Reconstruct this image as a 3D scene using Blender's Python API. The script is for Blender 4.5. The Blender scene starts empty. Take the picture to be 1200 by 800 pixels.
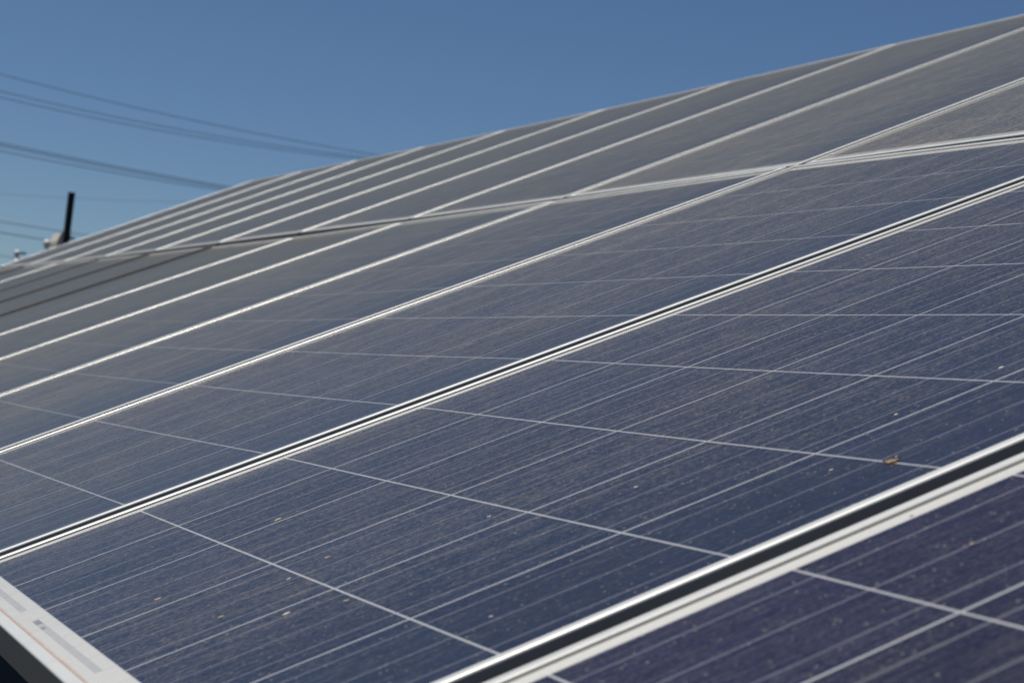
import bpy, bmesh, math, random
from mathutils import Vector, Matrix
R_ = math.radians
random.seed(7)
S = bpy.context.scene
COL = S.collection

# ------------------------------------------------------------------ frame of the array
TILT = R_(25.0)
AU = Vector((math.cos(TILT), 0, math.sin(TILT)))      # up the slope
AV = Vector((0, 1, 0))                                # along the rows, away from the camera
AN = AU.cross(AV)                                     # normal of the panels
ORG = Vector((0, 0, 0.92))                            # lower edge of the cells of the main panel
def W(u, v, n=0.0):
    return ORG + AU * u + AV * v + AN * n

# ------------------------------------------------------------------ camera
CR = [[0.8761, -0.389, -0.2847], [-0.3133, -0.0107, -0.9496], [0.3664, 0.9212, -0.1313]]
CC = (-0.2006, -1.0522, 0.3203)
F_PX = 2352.77
def axis(r):
    return (AU * r[0] + AV * r[1] + AN * r[2]).normalized()
cx, cd, cf = axis(CR[0]), axis(CR[1]), axis(CR[2])
cz = -cf; cy_ = cz.cross(cx).normalized(); cx = cy_.cross(cz).normalized()
CAM = W(*CC)
cam = bpy.data.cameras.new('camera'); co = bpy.data.objects.new('camera', cam); COL.objects.link(co)
co.matrix_world = Matrix(((cx.x, cy_.x, cz.x, CAM.x), (cx.y, cy_.y, cz.y, CAM.y), (cx.z, cy_.z, cz.z, CAM.z), (0, 0, 0, 1)))
cam.sensor_width = 36.0; cam.lens = F_PX / 1200 * 36.0
cam.clip_start = 0.02; cam.clip_end = 6000
cam.dof.use_dof = True; cam.dof.focus_distance = 2.05; cam.dof.aperture_fstop = 15.0
S.camera = co
def pix(x, y, depth):
    """a point seen at photo pixel (x, y) at this depth"""
    return CAM + depth * (cx * (x - 600) / F_PX - cy_ * (y - 400) / F_PX - cz)

# ------------------------------------------------------------------ sky, sun, exposure
SUN = (AU * 0.22 + AV * 0.14 + AN * 0.96).normalized()
SUN_EL = math.asin(SUN.z); SUN_AZ = math.atan2(SUN.x, SUN.y)
world = bpy.data.worlds.new('World'); S.world = world; world.use_nodes = True
wn = world.node_tree; bg = wn.nodes['Background']
sky = wn.nodes.new('ShaderNodeTexSky'); sky.sky_type = 'NISHITA'; sky.sun_disc = False
sky.sun_elevation = SUN_EL; sky.sun_rotation = SUN_AZ
sky.altitude = 0; sky.air_density = 0.82; sky.dust_density = 0.0; sky.ozone_density = 9.0
wn.links.new(sky.outputs[0], bg.inputs[0]); bg.inputs[1].default_value = 0.055
sl = bpy.data.lights.new('sun', 'SUN'); sl.energy = 4.2; sl.angle = R_(0.5); sl.color = (1, 0.955, 0.89)
so = bpy.data.objects.new('sun', sl); COL.objects.link(so); so.location = (0, 0, 30)
so.rotation_euler = SUN.to_track_quat('Z', 'Y').to_euler()
S.view_settings.view_transform = 'Standard'; S.view_settings.look = 'None'
S.view_settings.exposure = 0.13; S.view_settings.gamma = 1.0
S.render.engine = 'CYCLES'; S.cycles.use_denoising = True; S.cycles.max_bounces = 6
S.cycles.sample_clamp_indirect = 4.0

# ------------------------------------------------------------------ node helpers
class G:
    """a little expression builder on a material's node tree"""
    def __init__(s, name):
        s.m = bpy.data.materials.new(name); s.m.use_nodes = True
        s.t = s.m.node_tree; s.n = s.t.nodes; s.p = s.n['Principled BSDF']
    def put(s, sock, v):
        if hasattr(v, 'is_output'): s.t.links.new(v, sock)
        else: sock.default_value = v
    def math(s, op, a, b=0.0, c=0.0, clamp=False):
        n = s.n.new('ShaderNodeMath'); n.operation = op; n.use_clamp = clamp
        s.put(n.inputs[0], a); s.put(n.inputs[1], b)
        if len(n.inputs) > 2: s.put(n.inputs[2], c)
        return n.outputs[0]
    def add(s, a, b): return s.math('ADD', a, b)
    def sub(s, a, b): return s.math('SUBTRACT', a, b)
    def mul(s, a, b): return s.math('MULTIPLY', a, b)
    def lt(s, a, b): return s.math('LESS_THAN', a, b)
    def gt(s, a, b): return s.math('GREATER_THAN', a, b)
    def inside(s, a, lo, hi): return s.mul(s.gt(a, lo), s.lt(a, hi))
    def ramp(s, v, a, b, lo=0.0, hi=1.0):
        n = s.n.new('ShaderNodeMapRange'); s.put(n.inputs[0], v)
        for i, k in enumerate((a, b, lo, hi)): s.put(n.inputs[1 + i], k)
        return n.outputs[0]
    def vec(s, x, y, z=0.0):
        n = s.n.new('ShaderNodeCombineXYZ'); s.put(n.inputs[0], x); s.put(n.inputs[1], y); s.put(n.inputs[2], z)
        return n.outputs[0]
    def noise(s, vec, scale, detail=3.0, rough=0.55):
        n = s.n.new('ShaderNodeTexNoise'); s.put(n.inputs['Vector'], vec)
        n.inputs['Scale'].default_value = scale; n.inputs['Detail'].default_value = detail; n.inputs['Roughness'].default_value = rough
        return n.outputs[0]
    def voro(s, vec, scale, out='Color', rnd=1.0):
        n = s.n.new('ShaderNodeTexVoronoi'); s.put(n.inputs['Vector'], vec)
        n.inputs['Scale'].default_value = scale; n.inputs['Randomness'].default_value = rnd
        return n.outputs[out]
    def white(s, vec):
        n = s.n.new('ShaderNodeTexWhiteNoise'); n.noise_dimensions = '3D'; s.put(n.inputs['Vector'], vec)
        return n.outputs['Value']
    def mix(s, f, a, b):
        n = s.n.new('ShaderNodeMix'); n.data_type = 'RGBA'
        s.put(n.inputs[0], f); s.put(n.inputs[6], a if hasattr(a, 'is_output') else (*a, 1)); s.put(n.inputs[7], b if hasattr(b, 'is_output') else (*b, 1))
        return n.outputs[2]
    def sep(s, vec):
        n = s.n.new('ShaderNodeSeparateXYZ'); s.t.links.new(vec, n.inputs[0]); return n.outputs
    def uv(s):
        return s.n.new('ShaderNodeUVMap').outputs[0]
    def obj(s):
        return s.n.new('ShaderNodeTexCoord').outputs['Object']
    def rnd(s):
        return s.n.new('ShaderNodeObjectInfo').outputs['Random']
    def set(s, **k):
        for a, v in k.items():
            s.put(s.p.inputs[a.replace('_', ' ')], (*v, 1) if isinstance(v, tuple) else v)
        return s.m

# ------------------------------------------------------------------ materials
CELL = 0.1585          # pitch of the cells
PL, PW = 1.650, 0.984  # length and width of a panel
X0, Y0 = 0.0375, 0.0090  # first cell edge / first gap line inside the panel
LIP = 0.0100

def cell_material():
    g = G('solar cells under dusty glass')
    x, y, _ = g.sep(g.uv()); seed = g.mul(g.rnd(), 57.0)
    cx_ = g.sub(x, X0); cy = g.sub(y, Y0)
    # cell or white backsheet
    fx = g.math('FRACT', g.math('DIVIDE', g.add(cx_, 0.00125), CELL)); fy = g.math('FRACT', g.math('DIVIDE', cy, CELL))
    hw = 0.00125 / CELL
    gx = g.inside(fx, 0.2 * hw, 1.75 * hw)
    gy = g.math('MAXIMUM', g.lt(fy, hw), g.gt(fy, 1 - hw))
    out = g.math('MAXIMUM', g.math('MAXIMUM', g.lt(cx_, 0.0), g.gt(cx_, 10 * CELL - 0.0025)),
                 g.math('MAXIMUM', g.lt(cy, 0.00125), g.gt(cy, 6 * CELL - 0.00125)))
    gap = g.math('MAXIMUM', g.math('MAXIMUM', gx, gy), out)
    # three ribbons per cell
    fb = g.math('ABSOLUTE', g.sub(g.math('FRACT', g.mul(fy, 3.0)), 0.5))
    bus = g.mul(g.lt(fb, 0.00080 * 3 / CELL), g.inside(cx_, -0.010, 10 * CELL + 0.008))
    # string connectors in the lower margin, seen as grey bars
    f2 = g.math('FRACT', g.math('DIVIDE', cy, 2 * CELL))
    conn = g.mul(g.mul(g.inside(cx_, -0.0155, -0.0095), g.inside(f2, 1 / 12, 11 / 12)), g.inside(cy, 0.0, 6 * CELL))
    tag = g.mul(g.inside(cx_, -0.0150, -0.0100), g.inside(cy, 3.68 * CELL, 3.80 * CELL))
    tag2 = g.mul(g.inside(cx_, -0.0150, -0.0115), g.inside(cy, 3.50 * CELL, 3.60 * CELL))
    # crystal grain, per-cell tone
    v = g.vec(x, y, seed)
    cid = g.white(g.vec(g.math('FLOOR', g.math('DIVIDE', g.add(cx_, 0.00125), CELL)), g.math('FLOOR', g.math('DIVIDE', cy, CELL)), seed))
    grain = g.sep(g.voro(g.vec(g.mul(x, 0.8), y, seed), 190.0))[0]
    grain2 = g.sep(g.voro(v, 520.0))[1]
    tone = g.add(g.mul(grain, 0.5), g.mul(grain2, 0.5))
    c = g.mix(tone, (0.004, 0.0075, 0.018), (0.014, 0.022, 0.052))
    da = g.n.new('ShaderNodeAttribute'); da.attribute_type = 'OBJECT'; da.attribute_name = 'dust'; dust = da.outputs['Fac']
    ta = g.n.new('ShaderNodeAttribute'); ta.attribute_type = 'OBJECT'; ta.attribute_name = 'violet'; violet = ta.outputs['Fac']
    c = g.mix(g.math('ADD', g.mul(cid, 0.35), violet, clamp=True), c, g.mix(tone, (0.006, 0.005, 0.019), (0.019, 0.017, 0.047)))
    cid2 = g.white(g.vec(g.add(cid, 3.7), seed, cid)); c = g.mix(g.mul(cid2, 0.38), c, (0.003, 0.0035, 0.008))
    # fine fingers printed across the ribbons
    fing = g.lt(g.math('FRACT', g.mul(cx_, 1 / 0.0022)), 0.06)
    c = g.mix(g.mul(fing, 0.35), c, (0.16, 0.17, 0.2))
    c = g.mix(g.mul(bus, 0.5), c, (0.30, 0.30, 0.33))
    bsn = g.noise(v, 30.0)
    back = g.mix(bsn, (0.32, 0.33, 0.34), (0.44, 0.44, 0.44))
    c = g.mix(gap, c, back)
    c = g.mix(g.mul(out, 0.8), c, (0.60, 0.59, 0.54))
    c = g.mix(g.mul(g.mul(bus, out), 0.35), c, (0.30, 0.31, 0.32))
    c = g.mix(g.mul(conn, 0.50), c, (0.27, 0.28, 0.28))
    c = g.mix(g.math('MAXIMUM', g.mul(tag, 0.55), g.mul(tag2, 0.4)), c, (0.07, 0.08, 0.11))
    # dust: broad film, rain streaks down the slope, specks
    broad = g.noise(g.vec(g.mul(x, 0.6), y, seed), 3.2, 4.0)
    streak = g.noise(g.vec(g.mul(x, 5.0), g.mul(y, 220.0), seed), 1.0, 4.0, 0.65)
    streak2 = g.noise(g.vec(g.mul(x, 28.0), g.mul(y, 420.0), seed), 1.0, 3.0, 0.6)
    lane = g.noise(g.vec(g.mul(x, 0.5), g.mul(y, 34.0), seed), 1.0, 3.0, 0.6)
    fine = g.noise(g.vec(g.mul(x, 0.7), y, seed), 330.0, 4.0, 0.75)
    blot = g.noise(v, 60.0, 3.0, 0.65)
    film = g.ramp(y, 0.0, PW, -0.03, 0.03)
    film = g.add(film, g.ramp(broad, 0.3, 0.75, -0.02, 0.04))
    film = g.add(film, g.ramp(streak, 0.35, 0.75, -0.03, 0.085))
    film = g.add(film, g.ramp(streak2, 0.44, 0.72, -0.03, 0.16))
    film = g.add(film, g.ramp(fine, 0.46, 0.68, -0.03, 0.20))
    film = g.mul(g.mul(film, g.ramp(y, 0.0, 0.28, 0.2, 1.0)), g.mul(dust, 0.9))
    film = g.add(film, g.mul(g.ramp(blot, 0.5, 0.78, 0.0, 0.05), dust))
    film = g.math('MAXIMUM', film, 0.006)
    vd = g.voro(v, 70.0, 'Distance'); vc = g.sep(g.voro(v, 70.0))
    speck = g.mul(g.lt(vd, g.mul(vc[1], 0.14)), g.gt(vc[0], 0.80))
    vd2 = g.voro(v, 260.0, 'Distance'); vc2 = g.sep(g.voro(v, 260.0))
    speck2 = g.mul(g.lt(vd2, g.mul(vc2[1], 0.30)), g.gt(vc2[0], 0.82))
    film = g.math('MAXIMUM', film, g.math('MAXIMUM', g.mul(speck, 0.16), g.mul(speck2, 0.36)), clamp=True)
    dustc = g.mix(broad, (0.42, 0.39, 0.34), (0.46, 0.395, 0.31))
    c = g.mix(film, c, dustc)
    # brown dirt washed down against the lower lip
    wob = g.mul(g.noise(g.vec(g.mul(x, 8.0), y, seed), 26.0), 0.0030)
    rim = g.sub(1.0, g.ramp(g.sub(x, wob), LIP + 0.0004, LIP + 0.0032))
    c = g.mix(g.mul(rim, 0.7), c, (0.42, 0.25, 0.14))
    side = g.math('MAXIMUM', g.gt(y, PW - LIP - 0.0016), g.gt(x, PL - LIP - 0.001))  # lip shade painted as a thin dark line, far and upper edges
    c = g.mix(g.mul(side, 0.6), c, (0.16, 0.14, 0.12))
    rough = g.add(0.22, g.mul(film, 0.9))
    return g.set(Base_Color=c, Roughness=rough, IOR=1.36, Sheen_Weight=g.mul(g.mul(dust, 0.44), g.mul(g.ramp(lane, 0.3, 0.7, 0.72, 1.22), g.ramp(streak, 0.3, 0.75, 0.85, 1.2))), Sheen_Roughness=0.28, Sheen_Tint=(1.0, 0.865, 0.67))
M_CELL = cell_material()

def alu_material(name, base, metal, rough):
    g = G(name); o = g.obj(); x, y, z = g.sep(o)
    n = g.noise(o, 26.0, 4.0); st = g.noise(g.vec(g.mul(x, 2), g.mul(y, 2), g.mul(z, 900)), 1.0)
    dirt = g.ramp(g.noise(o, 9.0, 5.0, 0.65), 0.52, 0.8, 0.0, 0.35)
    c = g.mix(n, tuple(b * 0.90 for b in base), base)
    c = g.mix(dirt, c, (0.36, 0.33, 0.28))
    return g.set(Base_Color=c, Metallic=metal, Roughness=g.add(rough, g.mul(st, 0.08)))
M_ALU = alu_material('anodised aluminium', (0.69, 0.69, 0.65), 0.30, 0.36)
M_SIDE = alu_material('darker frame wall', (0.33, 0.305, 0.27), 0.15, 0.6)  # frame walls and flange, a darker tone than the lip
M_STEEL = alu_material('galvanised steel', (0.45, 0.46, 0.46), 0.8, 0.45)
def plain(name, col, rough=0.6, var=0.25, scale=18.0, metal=0.0):
    g = G(name); n = g.noise(g.obj(), scale, 5.0, 0.65)
    return g.set(Base_Color=g.mix(n, tuple(c * (1 - var) for c in col), tuple(min(1, c * (1 + var)) for c in col)), Roughness=rough, Metallic=metal)
M_BACK = plain('white back film', (0.62, 0.62, 0.60), 0.6, 0.08)
M_BLACK = plain('black painted metal', (0.006, 0.006, 0.007), 0.7)
M_WIRE = plain('dark cable sheath', (0.012, 0.013, 0.016), 0.7)
M_BEIGE = plain('weathered beige sheet metal', (0.55, 0.50, 0.42), 0.7)
M_WHITE = plain('white glazed cap', (0.72, 0.72, 0.66), 0.35, 0.06)
M_LEAF = plain('dry brown leaf', (0.46, 0.35, 0.20), 0.8, 0.4, 300.0)
M_FLECK = plain('pale dry droppings', (0.52, 0.50, 0.44), 0.85, 0.3, 600.0)
M_TAN = plain('tan dry debris', (0.36, 0.30, 0.21), 0.85, 0.4, 600.0)

M_SEAM_SHADE = plain('dark seam shade', (0.075, 0.073, 0.07), 0.9)  # dark tone standing for the shade in the far seams

def ground_material():
    g = G('dark gravel ground'); o = g.obj()
    a = g.noise(o, 0.35, 6.0, 0.65); b = g.sep(g.voro(o, 32.0))[0]
    c = g.mix(a, (0.028, 0.026, 0.022), (0.055, 0.049, 0.040))
    c = g.mix(g.mul(b, 0.5), c, (0.02, 0.0185, 0.016))
    return g.set(Base_Color=c, Roughness=0.95)
M_GROUND = ground_material()

# ------------------------------------------------------------------ mesh helpers
def link(name, bm, mat, parent=None, smooth=False):
    me = bpy.data.meshes.new(name); bm.normal_update(); bm.to_mesh(me); bm.free()
    for m in (mat if isinstance(mat, (list, tuple)) else [mat]): me.materials.append(m)
    if smooth:
        for p in me.polygons: p.use_smooth = True
    o = bpy.data.objects.new(name, me); COL.objects.link(o)
    if parent: o.parent = parent
    return o
def tag(o, label, cat, group=None, kind=None):
    if label: o['label'] = label
    if cat: o['category'] = cat
    if group: o['group'] = group
    if kind: o['kind'] = kind
    return o
def empty(name, loc, rot=None):
    o = bpy.data.objects.new(name, None); o.empty_display_size = 0.1; COL.objects.link(o)
    o.matrix_world = (Matrix.Translation(loc) @ rot.to_4x4()) if rot else Matrix.Translation(loc)
    return o
def box(bm, c, s, bev=0.0, rot=None):
    r = bmesh.ops.create_cube(bm, size=1.0); vs = r['verts']
    for v in vs: v.co = Vector((v.co.x * s[0], v.co.y * s[1], v.co.z * s[2]))
    if bev:
        es = list({e for v in vs for e in v.link_edges})
        vs = list({v for f in bmesh.ops.bevel(bm, geom=es, offset=bev, segments=2, affect='EDGES')['faces'] for v in f.verts} | {v for v in vs if v.is_valid})
    for v in vs:
        if rot: v.co = rot @ v.co
        v.co += Vector(c)
def tube(bm, pts, r, seg=10):
    pts = [Vector(p) for p in pts]; rings = []
    for i, p in enumerate(pts):
        t = (pts[min(i + 1, len(pts) - 1)] - pts[max(i - 1, 0)]).normalized()
        a = t.orthogonal().normalized() if abs(t.z) > 0.95 else t.cross(Vector((0, 0, 1))).normalized()
        b = t.cross(a); rr = r[i] if isinstance(r, (list, tuple)) else r
        rings.append([bm.verts.new(p + rr * (a * math.cos(2 * math.pi * k / seg) + b * math.sin(2 * math.pi * k / seg))) for k in range(seg)])
    for A, B in zip(rings, rings[1:]):
        for k in range(seg): bm.faces.new((A[k], A[(k + 1) % seg], B[(k + 1) % seg], B[k]))
    bm.faces.new(rings[0]); bm.faces.new(rings[-1][::-1])
    bmesh.ops.recalc_face_normals(bm, faces=bm.faces)

ROT = Matrix((AU, AV, AN)).transposed()   # array axes -> world

# ------------------------------------------------------------------ setting
bm = bmesh.new()
n = 48; ring = [0, 6, 20, 60, 200, 800, 3000]
vc = bm.verts.new((0, 0, 0)); prev = None
for r in ring[1:]:
    cur = [bm.verts.new((r * math.cos(2 * math.pi * k / n), r * math.sin(2 * math.pi * k / n), 0)) for k in range(n)]
    for k in range(n):
        if prev is None: bm.faces.new((vc, cur[k], cur[(k + 1) % n]))
        else: bm.faces.new((prev[k], cur[k], cur[(k + 1) % n], prev[(k + 1) % n]))
    prev = cur
tag(link('ground', bm, M_GROUND), 'dark gravel ground under and around the solar array', 'ground', kind='structure')

# ------------------------------------------------------------------ solar panels
T_LIP = 0.0018; T_FR = 0.038
PROF = [(0.0, -T_FR), (0.0, 0.0002), (0.0005, 0.0013), (0.0016, T_LIP), (LIP - 0.0006, T_LIP), (LIP, T_LIP - 0.0005),
        (LIP, -0.0002), (0.0030, -0.0004), (0.0022, -0.0062), (0.0022, -T_FR + 0.0018), (0.030, -T_FR + 0.0018), (0.030, -T_FR)]

def warp(co, w4):
    """lift a panel-local point by the heights of the four corners (lower near, lower far, upper near, upper far)"""
    s, t = co.x / PL, co.y / PW
    a = w4[0] * (1 - t) + w4[1] * t; b = w4[2] * (1 - t) + w4[3] * t
    return Vector((co.x, co.y, co.z + a * (1 - s) + b * s))

def make_panel(u0, v0, w4, label, group, dust=1.0, violet=0.0):
    root = empty('solar_panel', W(u0, v0, 0), ROT)
    tag(root, label, 'solar panel', group)
    # frame: one profile swept round the four sides, mitred
    bm = bmesh.new(); loops = []
    N = 10
    path = []
    for i in range(N): path.append((i / N, 0, 'b'))
    corners = [((0, 0), (1, 1)), ((PL, 0), (-1, 1)), ((PL, PW), (-1, -1)), ((0, PW), (1, -1))]
    for (c0, d0), (c1, d1) in zip(corners, corners[1:] + corners[:1]):
        for i in range(N):
            f = i / N
            lp = []
            for (dd, z) in PROF:
                a = Vector((c0[0] + d0[0] * dd, c0[1] + d0[1] * dd, z)); b = Vector((c1[0] + d1[0] * dd, c1[1] + d1[1] * dd, z))
                lp.append(bm.verts.new(warp(a.lerp(b, f), w4)))
            loops.append(lp)
    m = len(PROF)
    for A, B in zip(loops, loops[1:] + loops[:1]):
        for k in range(m):
            f = bm.faces.new((A[k], A[(k + 1) % m], B[(k + 1) % m], B[k]))
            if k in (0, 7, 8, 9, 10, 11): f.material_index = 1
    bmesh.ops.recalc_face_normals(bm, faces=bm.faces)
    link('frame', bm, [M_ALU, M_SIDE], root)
    # laminate: glass and cells above, back film below
    bm = bmesh.new(); uvl = bm.loops.layers.uv.new('UVMap'); e = 0.0035; nx, ny = 10, 6
    grid = [[None] * (ny + 1) for _ in range(nx + 1)]; low = [[None] * (ny + 1) for _ in range(nx + 1)]
    for i in range(nx + 1):
        for j in range(ny + 1):
            p = Vector((e + (PL - 2 * e) * i / nx, e + (PW - 2 * e) * j / ny, -0.0006))
            # the glass hangs a little between its edges
            sag = -0.0008 * math.sin(math.pi * i / nx) * math.sin(math.pi * j / ny)
            q = warp(p, w4); grid[i][j] = (bm.verts.new((q.x, q.y, q.z + sag)), p)
            low[i][j] = bm.verts.new((q.x, q.y, q.z + sag - 0.0048))
    def quad(vs, ps, mi):
        f = bm.faces.new(vs); f.material_index = mi; f.smooth = True
        for l, p in zip(f.loops, ps): l[uvl].uv = (p.x, p.y)
    for i in range(nx):
        for j in range(ny):
            c = [grid[i][j], grid[i + 1][j], grid[i + 1][j + 1], grid[i][j + 1]]
            quad([k[0] for k in c], [k[1] for k in c], 0)
            quad([low[i][j], low[i][j + 1], low[i + 1][j + 1], low[i + 1][j]], [k[1] for k in c], 1)
    cs = link('cell_sheet', bm, [M_CELL, M_BACK], root); cs['dust'] = dust; cs['violet'] = violet
    # junction box on the back
    bm = bmesh.new(); box(bm, (PL - 0.17, PW / 2, -0.018 + sum(w4) / 4), (0.11, 0.13, 0.022), 0.004)
    link('junction_box', bm, M_BLACK, root)
    return root

PITCH = 1.012
VB = 0.975                      # far outer edge of the main panel
# heights of the seams between panels, read from the photograph: lower end, upper end
LO1 = {-1: 0.004, 0: 0.0, 1: -0.0139, 2: -0.0213, 3: -0.0201, 4: -0.0162, 5: -0.0112, 6: -0.0068, 7: -0.0023, 8: 0.0020, 9: 0.006, 10: 0.010}
HI1 = {-1: 0.004, 0: 0.004, 1: 0.0092, 2: 0.0037, 3: -0.0006, 4: -0.0043, 5: -0.0013, 6: 0.0026, 7: 0.0093, 8: 0.0179, 9: 0.026, 10: 0.034}
STEP1 = {-1: -0.002, 5: 0.002, 6: 0.002, 7: 0.002, 9: 0.002}      # the panel beyond this seam sits this much higher
ORD = ['second', 'third', 'fourth', 'fifth', 'sixth', 'seventh', 'eighth', 'ninth']
for k in range(-1, 11):
    if k == -1: w4 = (-0.0114, 0.0055, -0.0114, 0.0055)
    else: w4 = (LO1.get(k - 1, 0.004) + STEP1.get(k - 1, 0.0), LO1[k], HI1.get(k - 1, 0.004) + STEP1.get(k - 1, 0.0), HI1[k])
    if k == -1: lab = 'purple-blue solar panel in the bottom right corner, nearest of all'
    elif k == 0: lab = 'dusty dark blue foreground solar panel holding the brown leaf, white margin at its lower edge'
    elif k == 1: lab = 'blue lower-row solar panel directly behind the panel with the brown leaf'
    elif k == 10: lab = 'last and most distant solar panel of the lower row, at the left edge'
    else: lab = 'lower-row solar panel, %s behind the one with the brown leaf' % ORD[k - 2]
    du, dv = (-0.004, -0.010) if k == -1 else (0, 0)
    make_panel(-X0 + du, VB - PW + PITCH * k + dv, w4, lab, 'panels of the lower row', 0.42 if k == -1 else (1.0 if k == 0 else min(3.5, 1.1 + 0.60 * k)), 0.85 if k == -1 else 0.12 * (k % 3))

LO2 = {0: 0.0066, 1: 0.0066, 2: 0.0040, 3: 0.0030, 4: 0.0065, 5: 0.0086, 6: 0.0116, 7: 0.0155, 8: 0.0198, 9: 0.0294, 10: 0.0434}
HI2 = {0: 0.056, 1: 0.0552, 2: 0.0518, 3: 0.0487, 4: 0.0455, 5: 0.0463, 6: 0.0511, 7: 0.0579, 8: 0.0659, 9: 0.0755, 10: 0.0872}
for k in range(0, 11):
    lo0, hi0 = LO2.get(k - 1, 0.0066), HI2.get(k - 1, 0.056)
    w4 = (lo0, LO2[k], hi0, HI2[k])
    if k == 0: lab = 'nearest solar panel of the upper row, off the right edge above the seam'
    elif k == 1: lab = 'upper-row solar panel at the right edge, touching the seam as a narrow triangle'
    elif k == 10: lab = 'last and most distant solar panel of the upper row, against the sky at left'
    else: lab = 'upper-row solar panel, %s beyond the narrow right-edge triangle' % (['first'] + ORD)[k - 2]
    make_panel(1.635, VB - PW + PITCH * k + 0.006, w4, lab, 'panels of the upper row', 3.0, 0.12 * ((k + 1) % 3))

# dark strips added in place of the shade in some far seams
def seam_shade_strip(k, hgt, label):
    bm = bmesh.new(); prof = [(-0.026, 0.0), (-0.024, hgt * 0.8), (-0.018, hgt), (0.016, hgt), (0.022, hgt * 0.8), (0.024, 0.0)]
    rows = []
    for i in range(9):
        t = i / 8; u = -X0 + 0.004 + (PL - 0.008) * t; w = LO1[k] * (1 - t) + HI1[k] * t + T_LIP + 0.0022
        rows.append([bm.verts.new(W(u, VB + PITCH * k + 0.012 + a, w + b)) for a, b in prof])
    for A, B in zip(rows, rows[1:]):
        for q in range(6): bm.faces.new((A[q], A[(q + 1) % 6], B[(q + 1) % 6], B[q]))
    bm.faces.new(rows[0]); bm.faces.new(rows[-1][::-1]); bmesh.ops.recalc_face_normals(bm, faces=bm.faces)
    tag(link('seam_shade_strip', bm, M_SEAM_SHADE, None), label, 'strip', 'strips of added shade on the far seams')
seam_shade_strip(5, 0.0045, 'lower and bolder added shade strip on the lower-row seams at left')
seam_shade_strip(6, 0.004, 'added shade strip on a lower-row seam, just above the boldest strip')
seam_shade_strip(7, 0.0015, 'faint thin added shade strip on a lower-row seam above two bolder strips')
seam_shade_strip(9, 0.004, 'topmost short added shade strip at the left edge, near the array corner')

# rack under the array
rack = empty('mounting_rack', (0, 0, 0)); tag(rack, 'galvanised steel rack of rails and posts carrying the tilted solar panels', 'rack')
V0, V1 = VB - PW - PITCH - 0.1, VB + PITCH * 10 + 0.1
for u, wn_ in ((0.30, 0.0), (1.28, 0.0), (1.98, 0.012), (2.95, 0.038)):
    bm = bmesh.new(); c = W(u, (V0 + V1) / 2, -T_FR - 0.058 + wn_)
    box(bm, c, (0.04, V1 - V0, 0.04), 0.003, None)
    link('rail', bm, M_STEEL, rack)
for i in range(5):
    v = V0 + 0.4 + i * (V1 - V0 - 0.8) / 4
    for u in (0.45, 2.75):
        bm = bmesh.new(); top = W(u, v, -0.165)
        box(bm, (top.x, top.y, top.z / 2), (0.07, 0.07, top.z), 0.004); link('post', bm, M_STEEL, rack)
    bm = bmesh.new(); box(bm, W(1.6, v, -0.135), (3.1, 0.06, 0.06), 0.003, ROT.copy() if False else Matrix.Rotation(-TILT, 3, 'Y')); link('rafter', bm, M_STEEL, rack)

# ------------------------------------------------------------------ overhead cables
def cable(label, pts, d0, d1, r, group):
    """pts: three photo pixels; the cable runs on past both ends"""
    xs = [p[0] for p in pts]; (x0, y0), (x1, y1), (x2, y2) = pts
    def y_at(x): return (y0 * (x - x1) * (x - x2) / ((x0 - x1) * (x0 - x2)) + y1 * (x - x0) * (x - x2) / ((x1 - x0) * (x1 - x2)) + y2 * (x - x0) * (x - x1) / ((x2 - x0) * (x2 - x1)))
    path = []
    for i in range(41):
        x = -420 + i * 1300 / 40
        path.append(pix(x, y_at(x), d0 + (d1 - d0) * x / 430))
    bm = bmesh.new(); tube(bm, path, r, 8)
    tag(link('power_cable', bm, M_WIRE, None, True), label, 'cable', group)
GC = 'cables crossing the sky'
cable('topmost dark cable slanting across the sky at left', [(0, 87), (240, 144), (430, 180)], 44, 50, 0.0073, GC)
cable('dark cable in the sky, upper of the close pair below the topmost cable', [(0, 107), (240, 157), (415, 183)], 44, 50, 0.0073, GC)
cable('dark cable in the sky, lower of the close pair below the topmost cable', [(0, 114), (240, 162), (415, 186)], 44, 50, 0.0073, GC)
cable('upper strand of the thick cable bundle above the black post', [(0, 167.5), (120, 192), (255, 217)], 42, 46, 0.0086, GC)
cable('middle strand of the thick cable bundle above the black post', [(0, 170.5), (120, 195), (255, 219.5)], 42, 46, 0.0080, GC)
cable('lower strand of the thick cable bundle above the black post', [(0, 177), (120, 200), (255, 222.5)], 42, 46, 0.0073, GC)
cable('thin cable low in the sky running behind the top of the beige box', [(0, 259.5), (40, 266), (90, 274)], 46, 48, 0.0080, GC)
cable('lower dark cable just above the pale capped posts at the far left', [(0, 272.5), (40, 279), (90, 286)], 46, 48, 0.0099, GC)
cable('very faint thin cable level with the tip of the black post', [(70, 231.5), (150, 235), (230, 237)], 80, 84, 0.0047, GC)
cable('faint lowest cable at the left edge, just above the array corner', [(-20, 295), (20, 303), (60, 310)], 46, 48, 0.0066, GC)

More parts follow.
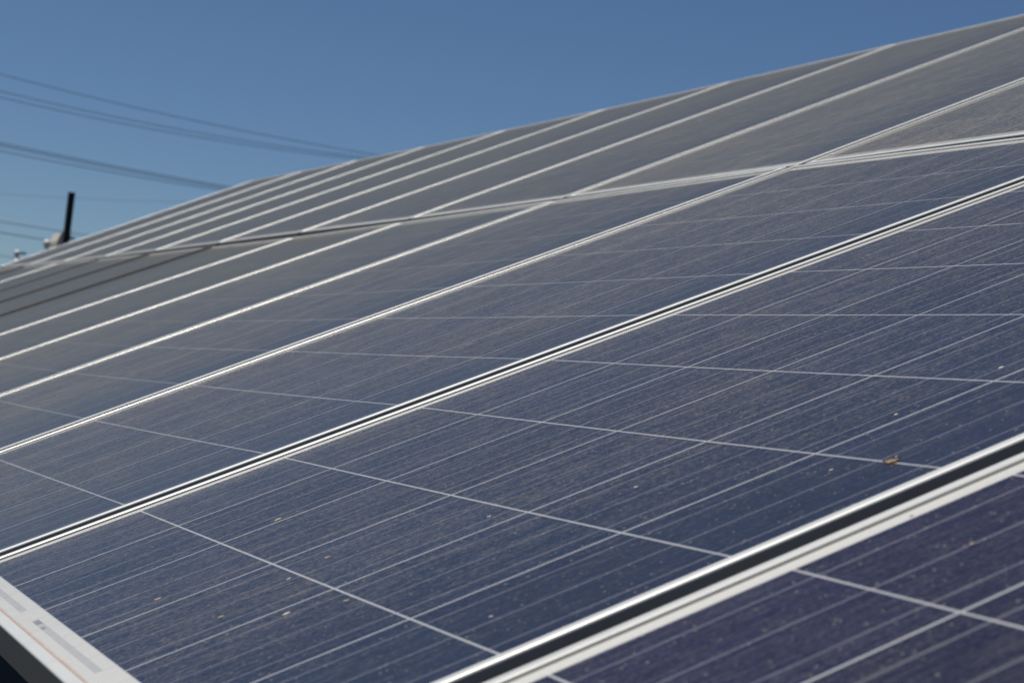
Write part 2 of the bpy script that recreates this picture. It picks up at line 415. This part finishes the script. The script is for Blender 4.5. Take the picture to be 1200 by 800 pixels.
# ------------------------------------------------------------------ things behind the far corner
DP = 17.0
def ground_below(p): return Vector((p.x, p.y, 0))
top = pix(84, 226.5, DP)
root = empty('post', ground_below(top)); tag(root, 'black square post rising behind the far left corner of the array', 'post')
h = top.z
bm = bmesh.new(); box(bm, (0, 0, h / 2), (0.052, 0.052, h), 0.003); link('shaft', bm, M_BLACK, root)
bm = bmesh.new(); box(bm, (0, 0, h + 0.003), (0.056, 0.056, 0.006), 0.002); link('cap', bm, M_BLACK, root)
q = pix(83, 279, DP)
bm = bmesh.new(); box(bm, (0.044, -0.004, q.z), (0.05, 0.03, 0.018), 0.003); link('bracket', bm, M_BLACK, root)
bm = bmesh.new(); box(bm, (0, 0, 0.006), (0.16, 0.16, 0.012), 0.003); link('base_plate', bm, M_BLACK, root)

tb = pix(71, 272.5, DP + 0.6); gb = ground_below(tb)
root = empty('metal_cabinet', gb); tag(root, 'beige sheet metal cabinet top peeking out left of the black post', 'cabinet')
hb = tb.z
bm = bmesh.new()
wv = 0.055
vs = [(-wv, -.2, 0), (wv, -.2, 0), (wv, .2, 0), (-wv, .2, 0), (-wv, -.2, hb - 0.09), (wv, -.2, hb), (wv, .2, hb), (-wv, .2, hb - 0.09), (-wv * .5, -.2, hb - .01), (-wv * .5, .2, hb - .01)]
V = [bm.verts.new(v) for v in vs]
for f in ((0, 3, 2, 1), (0, 1, 5, 8, 4), (3, 7, 9, 6, 2), (1, 2, 6, 5), (0, 4, 7, 3), (4, 8, 9, 7), (8, 5, 6, 9)): bm.faces.new([V[i] for i in f])
bmesh.ops.recalc_face_normals(bm, faces=bm.faces)
link('housing', bm, M_BEIGE, root)
bm = bmesh.new(); box(bm, (0, -0.204, hb * 0.5), (wv * 1.6, 0.006, hb * 0.8), 0.002); link('door', bm, M_BEIGE, root)

def capped_post(x, y, d, rad, label, arm):
    p = pix(x, y, d); root = empty('capped_post', ground_below(p)); tag(root, label, 'post', 'pale capped posts beyond the array corner')
    bm = bmesh.new(); tube(bm, [(0, 0, 0), (0, 0, p.z - rad * 0.8)], 0.014, 12); link('shaft', bm, M_WHITE, root, True)
    bm = bmesh.new()
    prof = [(0.35, -1.0), (0.8, -0.85), (1.0, -0.3), (0.98, 0.2), (0.75, 0.7), (0.35, 0.95)]
    tube(bm, [(0, 0, p.z + b * rad) for a, b in prof], [a * rad for a, b in prof], 16); link('cap', bm, M_WHITE, root, True)
    if arm:
        bm = bmesh.new(); box(bm, (rad + 0.022, 0.0, p.z + 0.004), (0.045, 0.03, 0.014), 0.002); link('bracket', bm, M_BLACK, root)
capped_post(55, 285, DP - 1.0, 0.030, 'round pale post cap just left of the beige cabinet', False)
capped_post(20, 296.5, DP - 1.5, 0.024, 'pale post cap with a dark side bracket at the far left', True)

# ------------------------------------------------------------------ bits lying on the glass
def on_panel(x, y, n=0.0, w=0.0):
    """where the ray through a photo pixel meets the panel plane"""
    d = (cx * (x - 600) / F_PX - cy_ * (y - 400) / F_PX - cz)
    h = w
    for _ in range(4):
        q = CAM + d * ((W(0, 0, h - 0.0006) - CAM).dot(AN) / d.dot(AN)); v = (q - ORG).dot(AV); u = (q - ORG).dot(AU)
        if v < -0.03: t = (v - (VB - PITCH - PW - 0.010)) / PW; h = -0.0114 + 0.0169 * t
        else:
            t = (v - VB + PW) / PW; h = 0.002 * (1 - t)
            h -= 0.0008 * math.sin(math.pi * min(1, max(0, (u + X0) / PL))) * math.sin(math.pi * min(1, max(0, t)))
    return q + AN * n
p = on_panel(1046, 541, 0.0004)
root = empty('dry_leaf', p, ROT @ Matrix.Rotation(0.5, 3, 'Z')); tag(root, 'small curled brown dry leaf lying on a white cell line', 'leaf')
bm = bmesh.new(); nl = 9; prev = None
for i in range(nl):
    t = i / (nl - 1); x = -0.0045 + 0.009 * t; hw = 0.0065 * math.sin(math.pi * min(1, t * 0.92 + 0.06)) * (1 + 0.2 * math.sin(9 * t))
    row = []
    for j in range(5):
        s = j / 2 - 1
        row.append(bm.verts.new((x, hw * s, 0.0004 + 0.0006 * abs(s) ** 1.5 + 0.0002 * math.sin(4 * t))))
    if prev:
        for j in range(4): bm.faces.new((prev[j], row[j], row[j + 1], prev[j + 1]))
    prev = row
bmesh.ops.solidify(bm, geom=bm.faces[:], thickness=0.0004)
link('blade', bm, M_LEAF, root, True)
bm = bmesh.new(); tube(bm, [(0.005, 0, 0.0008), (0.008, 0.0006, 0.001), (0.011, 0.002, 0.0006)], [0.0004, 0.0003, 0.0002], 6); link('stem', bm, M_LEAF, root)

def fleck(x, y, size, mat, label, el=1.6, seed=0):
    rnd = random.Random(seed); size *= 0.70; p = on_panel(x, y, 0.0005)
    bm = bmesh.new(); seg = 11
    base = []; topv = []
    for k in range(seg):
        a = 2 * math.pi * k / seg; r = size * (0.65 + 0.5 * rnd.random())
        q = Vector((r * el * math.cos(a), r * math.sin(a), 0)); base.append(bm.verts.new(q)); topv.append(bm.verts.new((q.x * .7, q.y * .7, size * (0.04 + 0.06 * rnd.random()))))
    for k in range(seg): bm.faces.new((base[k], base[(k + 1) % seg], topv[(k + 1) % seg], topv[k]))
    bm.faces.new(topv); bm.faces.new(base[::-1])
    o = link('debris_fleck', bm, mat, None, True); o.matrix_world = Matrix.Translation(p) @ ROT.to_4x4() @ Matrix.Rotation(rnd.uniform(-.5, .5), 4, 'Z')
    tag(o, label, 'fleck', 'flecks of dirt on the glass')
FL = [(336, 719, 0.0034, M_FLECK, 'largest whitish dried fleck on the foreground panel, low and left'),
      (185, 702, 0.0038, M_TAN, 'tan dried fleck on the lower left of the foreground panel'),
      (259, 723, 0.0026, M_TAN, 'small tan fleck between the largest whitish fleck and the tan one at left'),
      (338, 678.5, 0.0022, M_FLECK, 'tiny pale fleck right above the largest whitish fleck, by a crossing of lines'),
      (325, 609, 0.0048, M_TAN, 'flat tan smear near the seam behind the foreground panel'),
      (406, 704, 0.0030, M_TAN, 'brownish fleck right of the first cross line of the foreground panel'),
      (384, 653, 0.0030, M_TAN, 'faint tan fleck in the middle of the second cell from the lower edge'),
      (575.5, 722.5, 0.0016, M_FLECK, 'bright tiny fleck on a ribbon above the black gap'),
      (573, 605.5, 0.0022, M_FLECK, 'pale fleck just beneath the second cross line'),
      (1068.5, 604.5, 0.0016, M_TAN, 'brown speck on the white frame margin of the nearest panel'),
      (1139, 637.5, 0.0022, M_TAN, 'orange speck on a ribbon of the nearest panel'),
      (745, 571, 0.0020, M_FLECK, 'small white fleck in the middle of the foreground panel'),
      (974, 551, 0.0016, M_FLECK, 'minute white fleck left of the brown leaf'),
      (1173, 431, 0.0030, M_FLECK, 'pale fleck near the right edge above the brown leaf'),
      (1050, 486, 0.0022, M_FLECK, 'whitish fleck straight above the brown leaf'),
      (932, 342, 0.0042, M_FLECK, 'pale smear on the foreground panel near the far seam at right')]
for i, a in enumerate(FL): fleck(*a, seed=i + 3)
# a drain hole in the far frame lip of the foreground panel
bm = bmesh.new(); tube(bm, [(0, 0, -0.0004), (0, 0, 0.00012)], 0.0022, 14)
for o in bpy.data.objects:
    if o.get('label', '').startswith('dusty dark blue'):
        h_ = link('screw_hole', bm, M_BLACK, o); h_.location = (X0 + 0.028, PW - 0.0055, T_LIP)
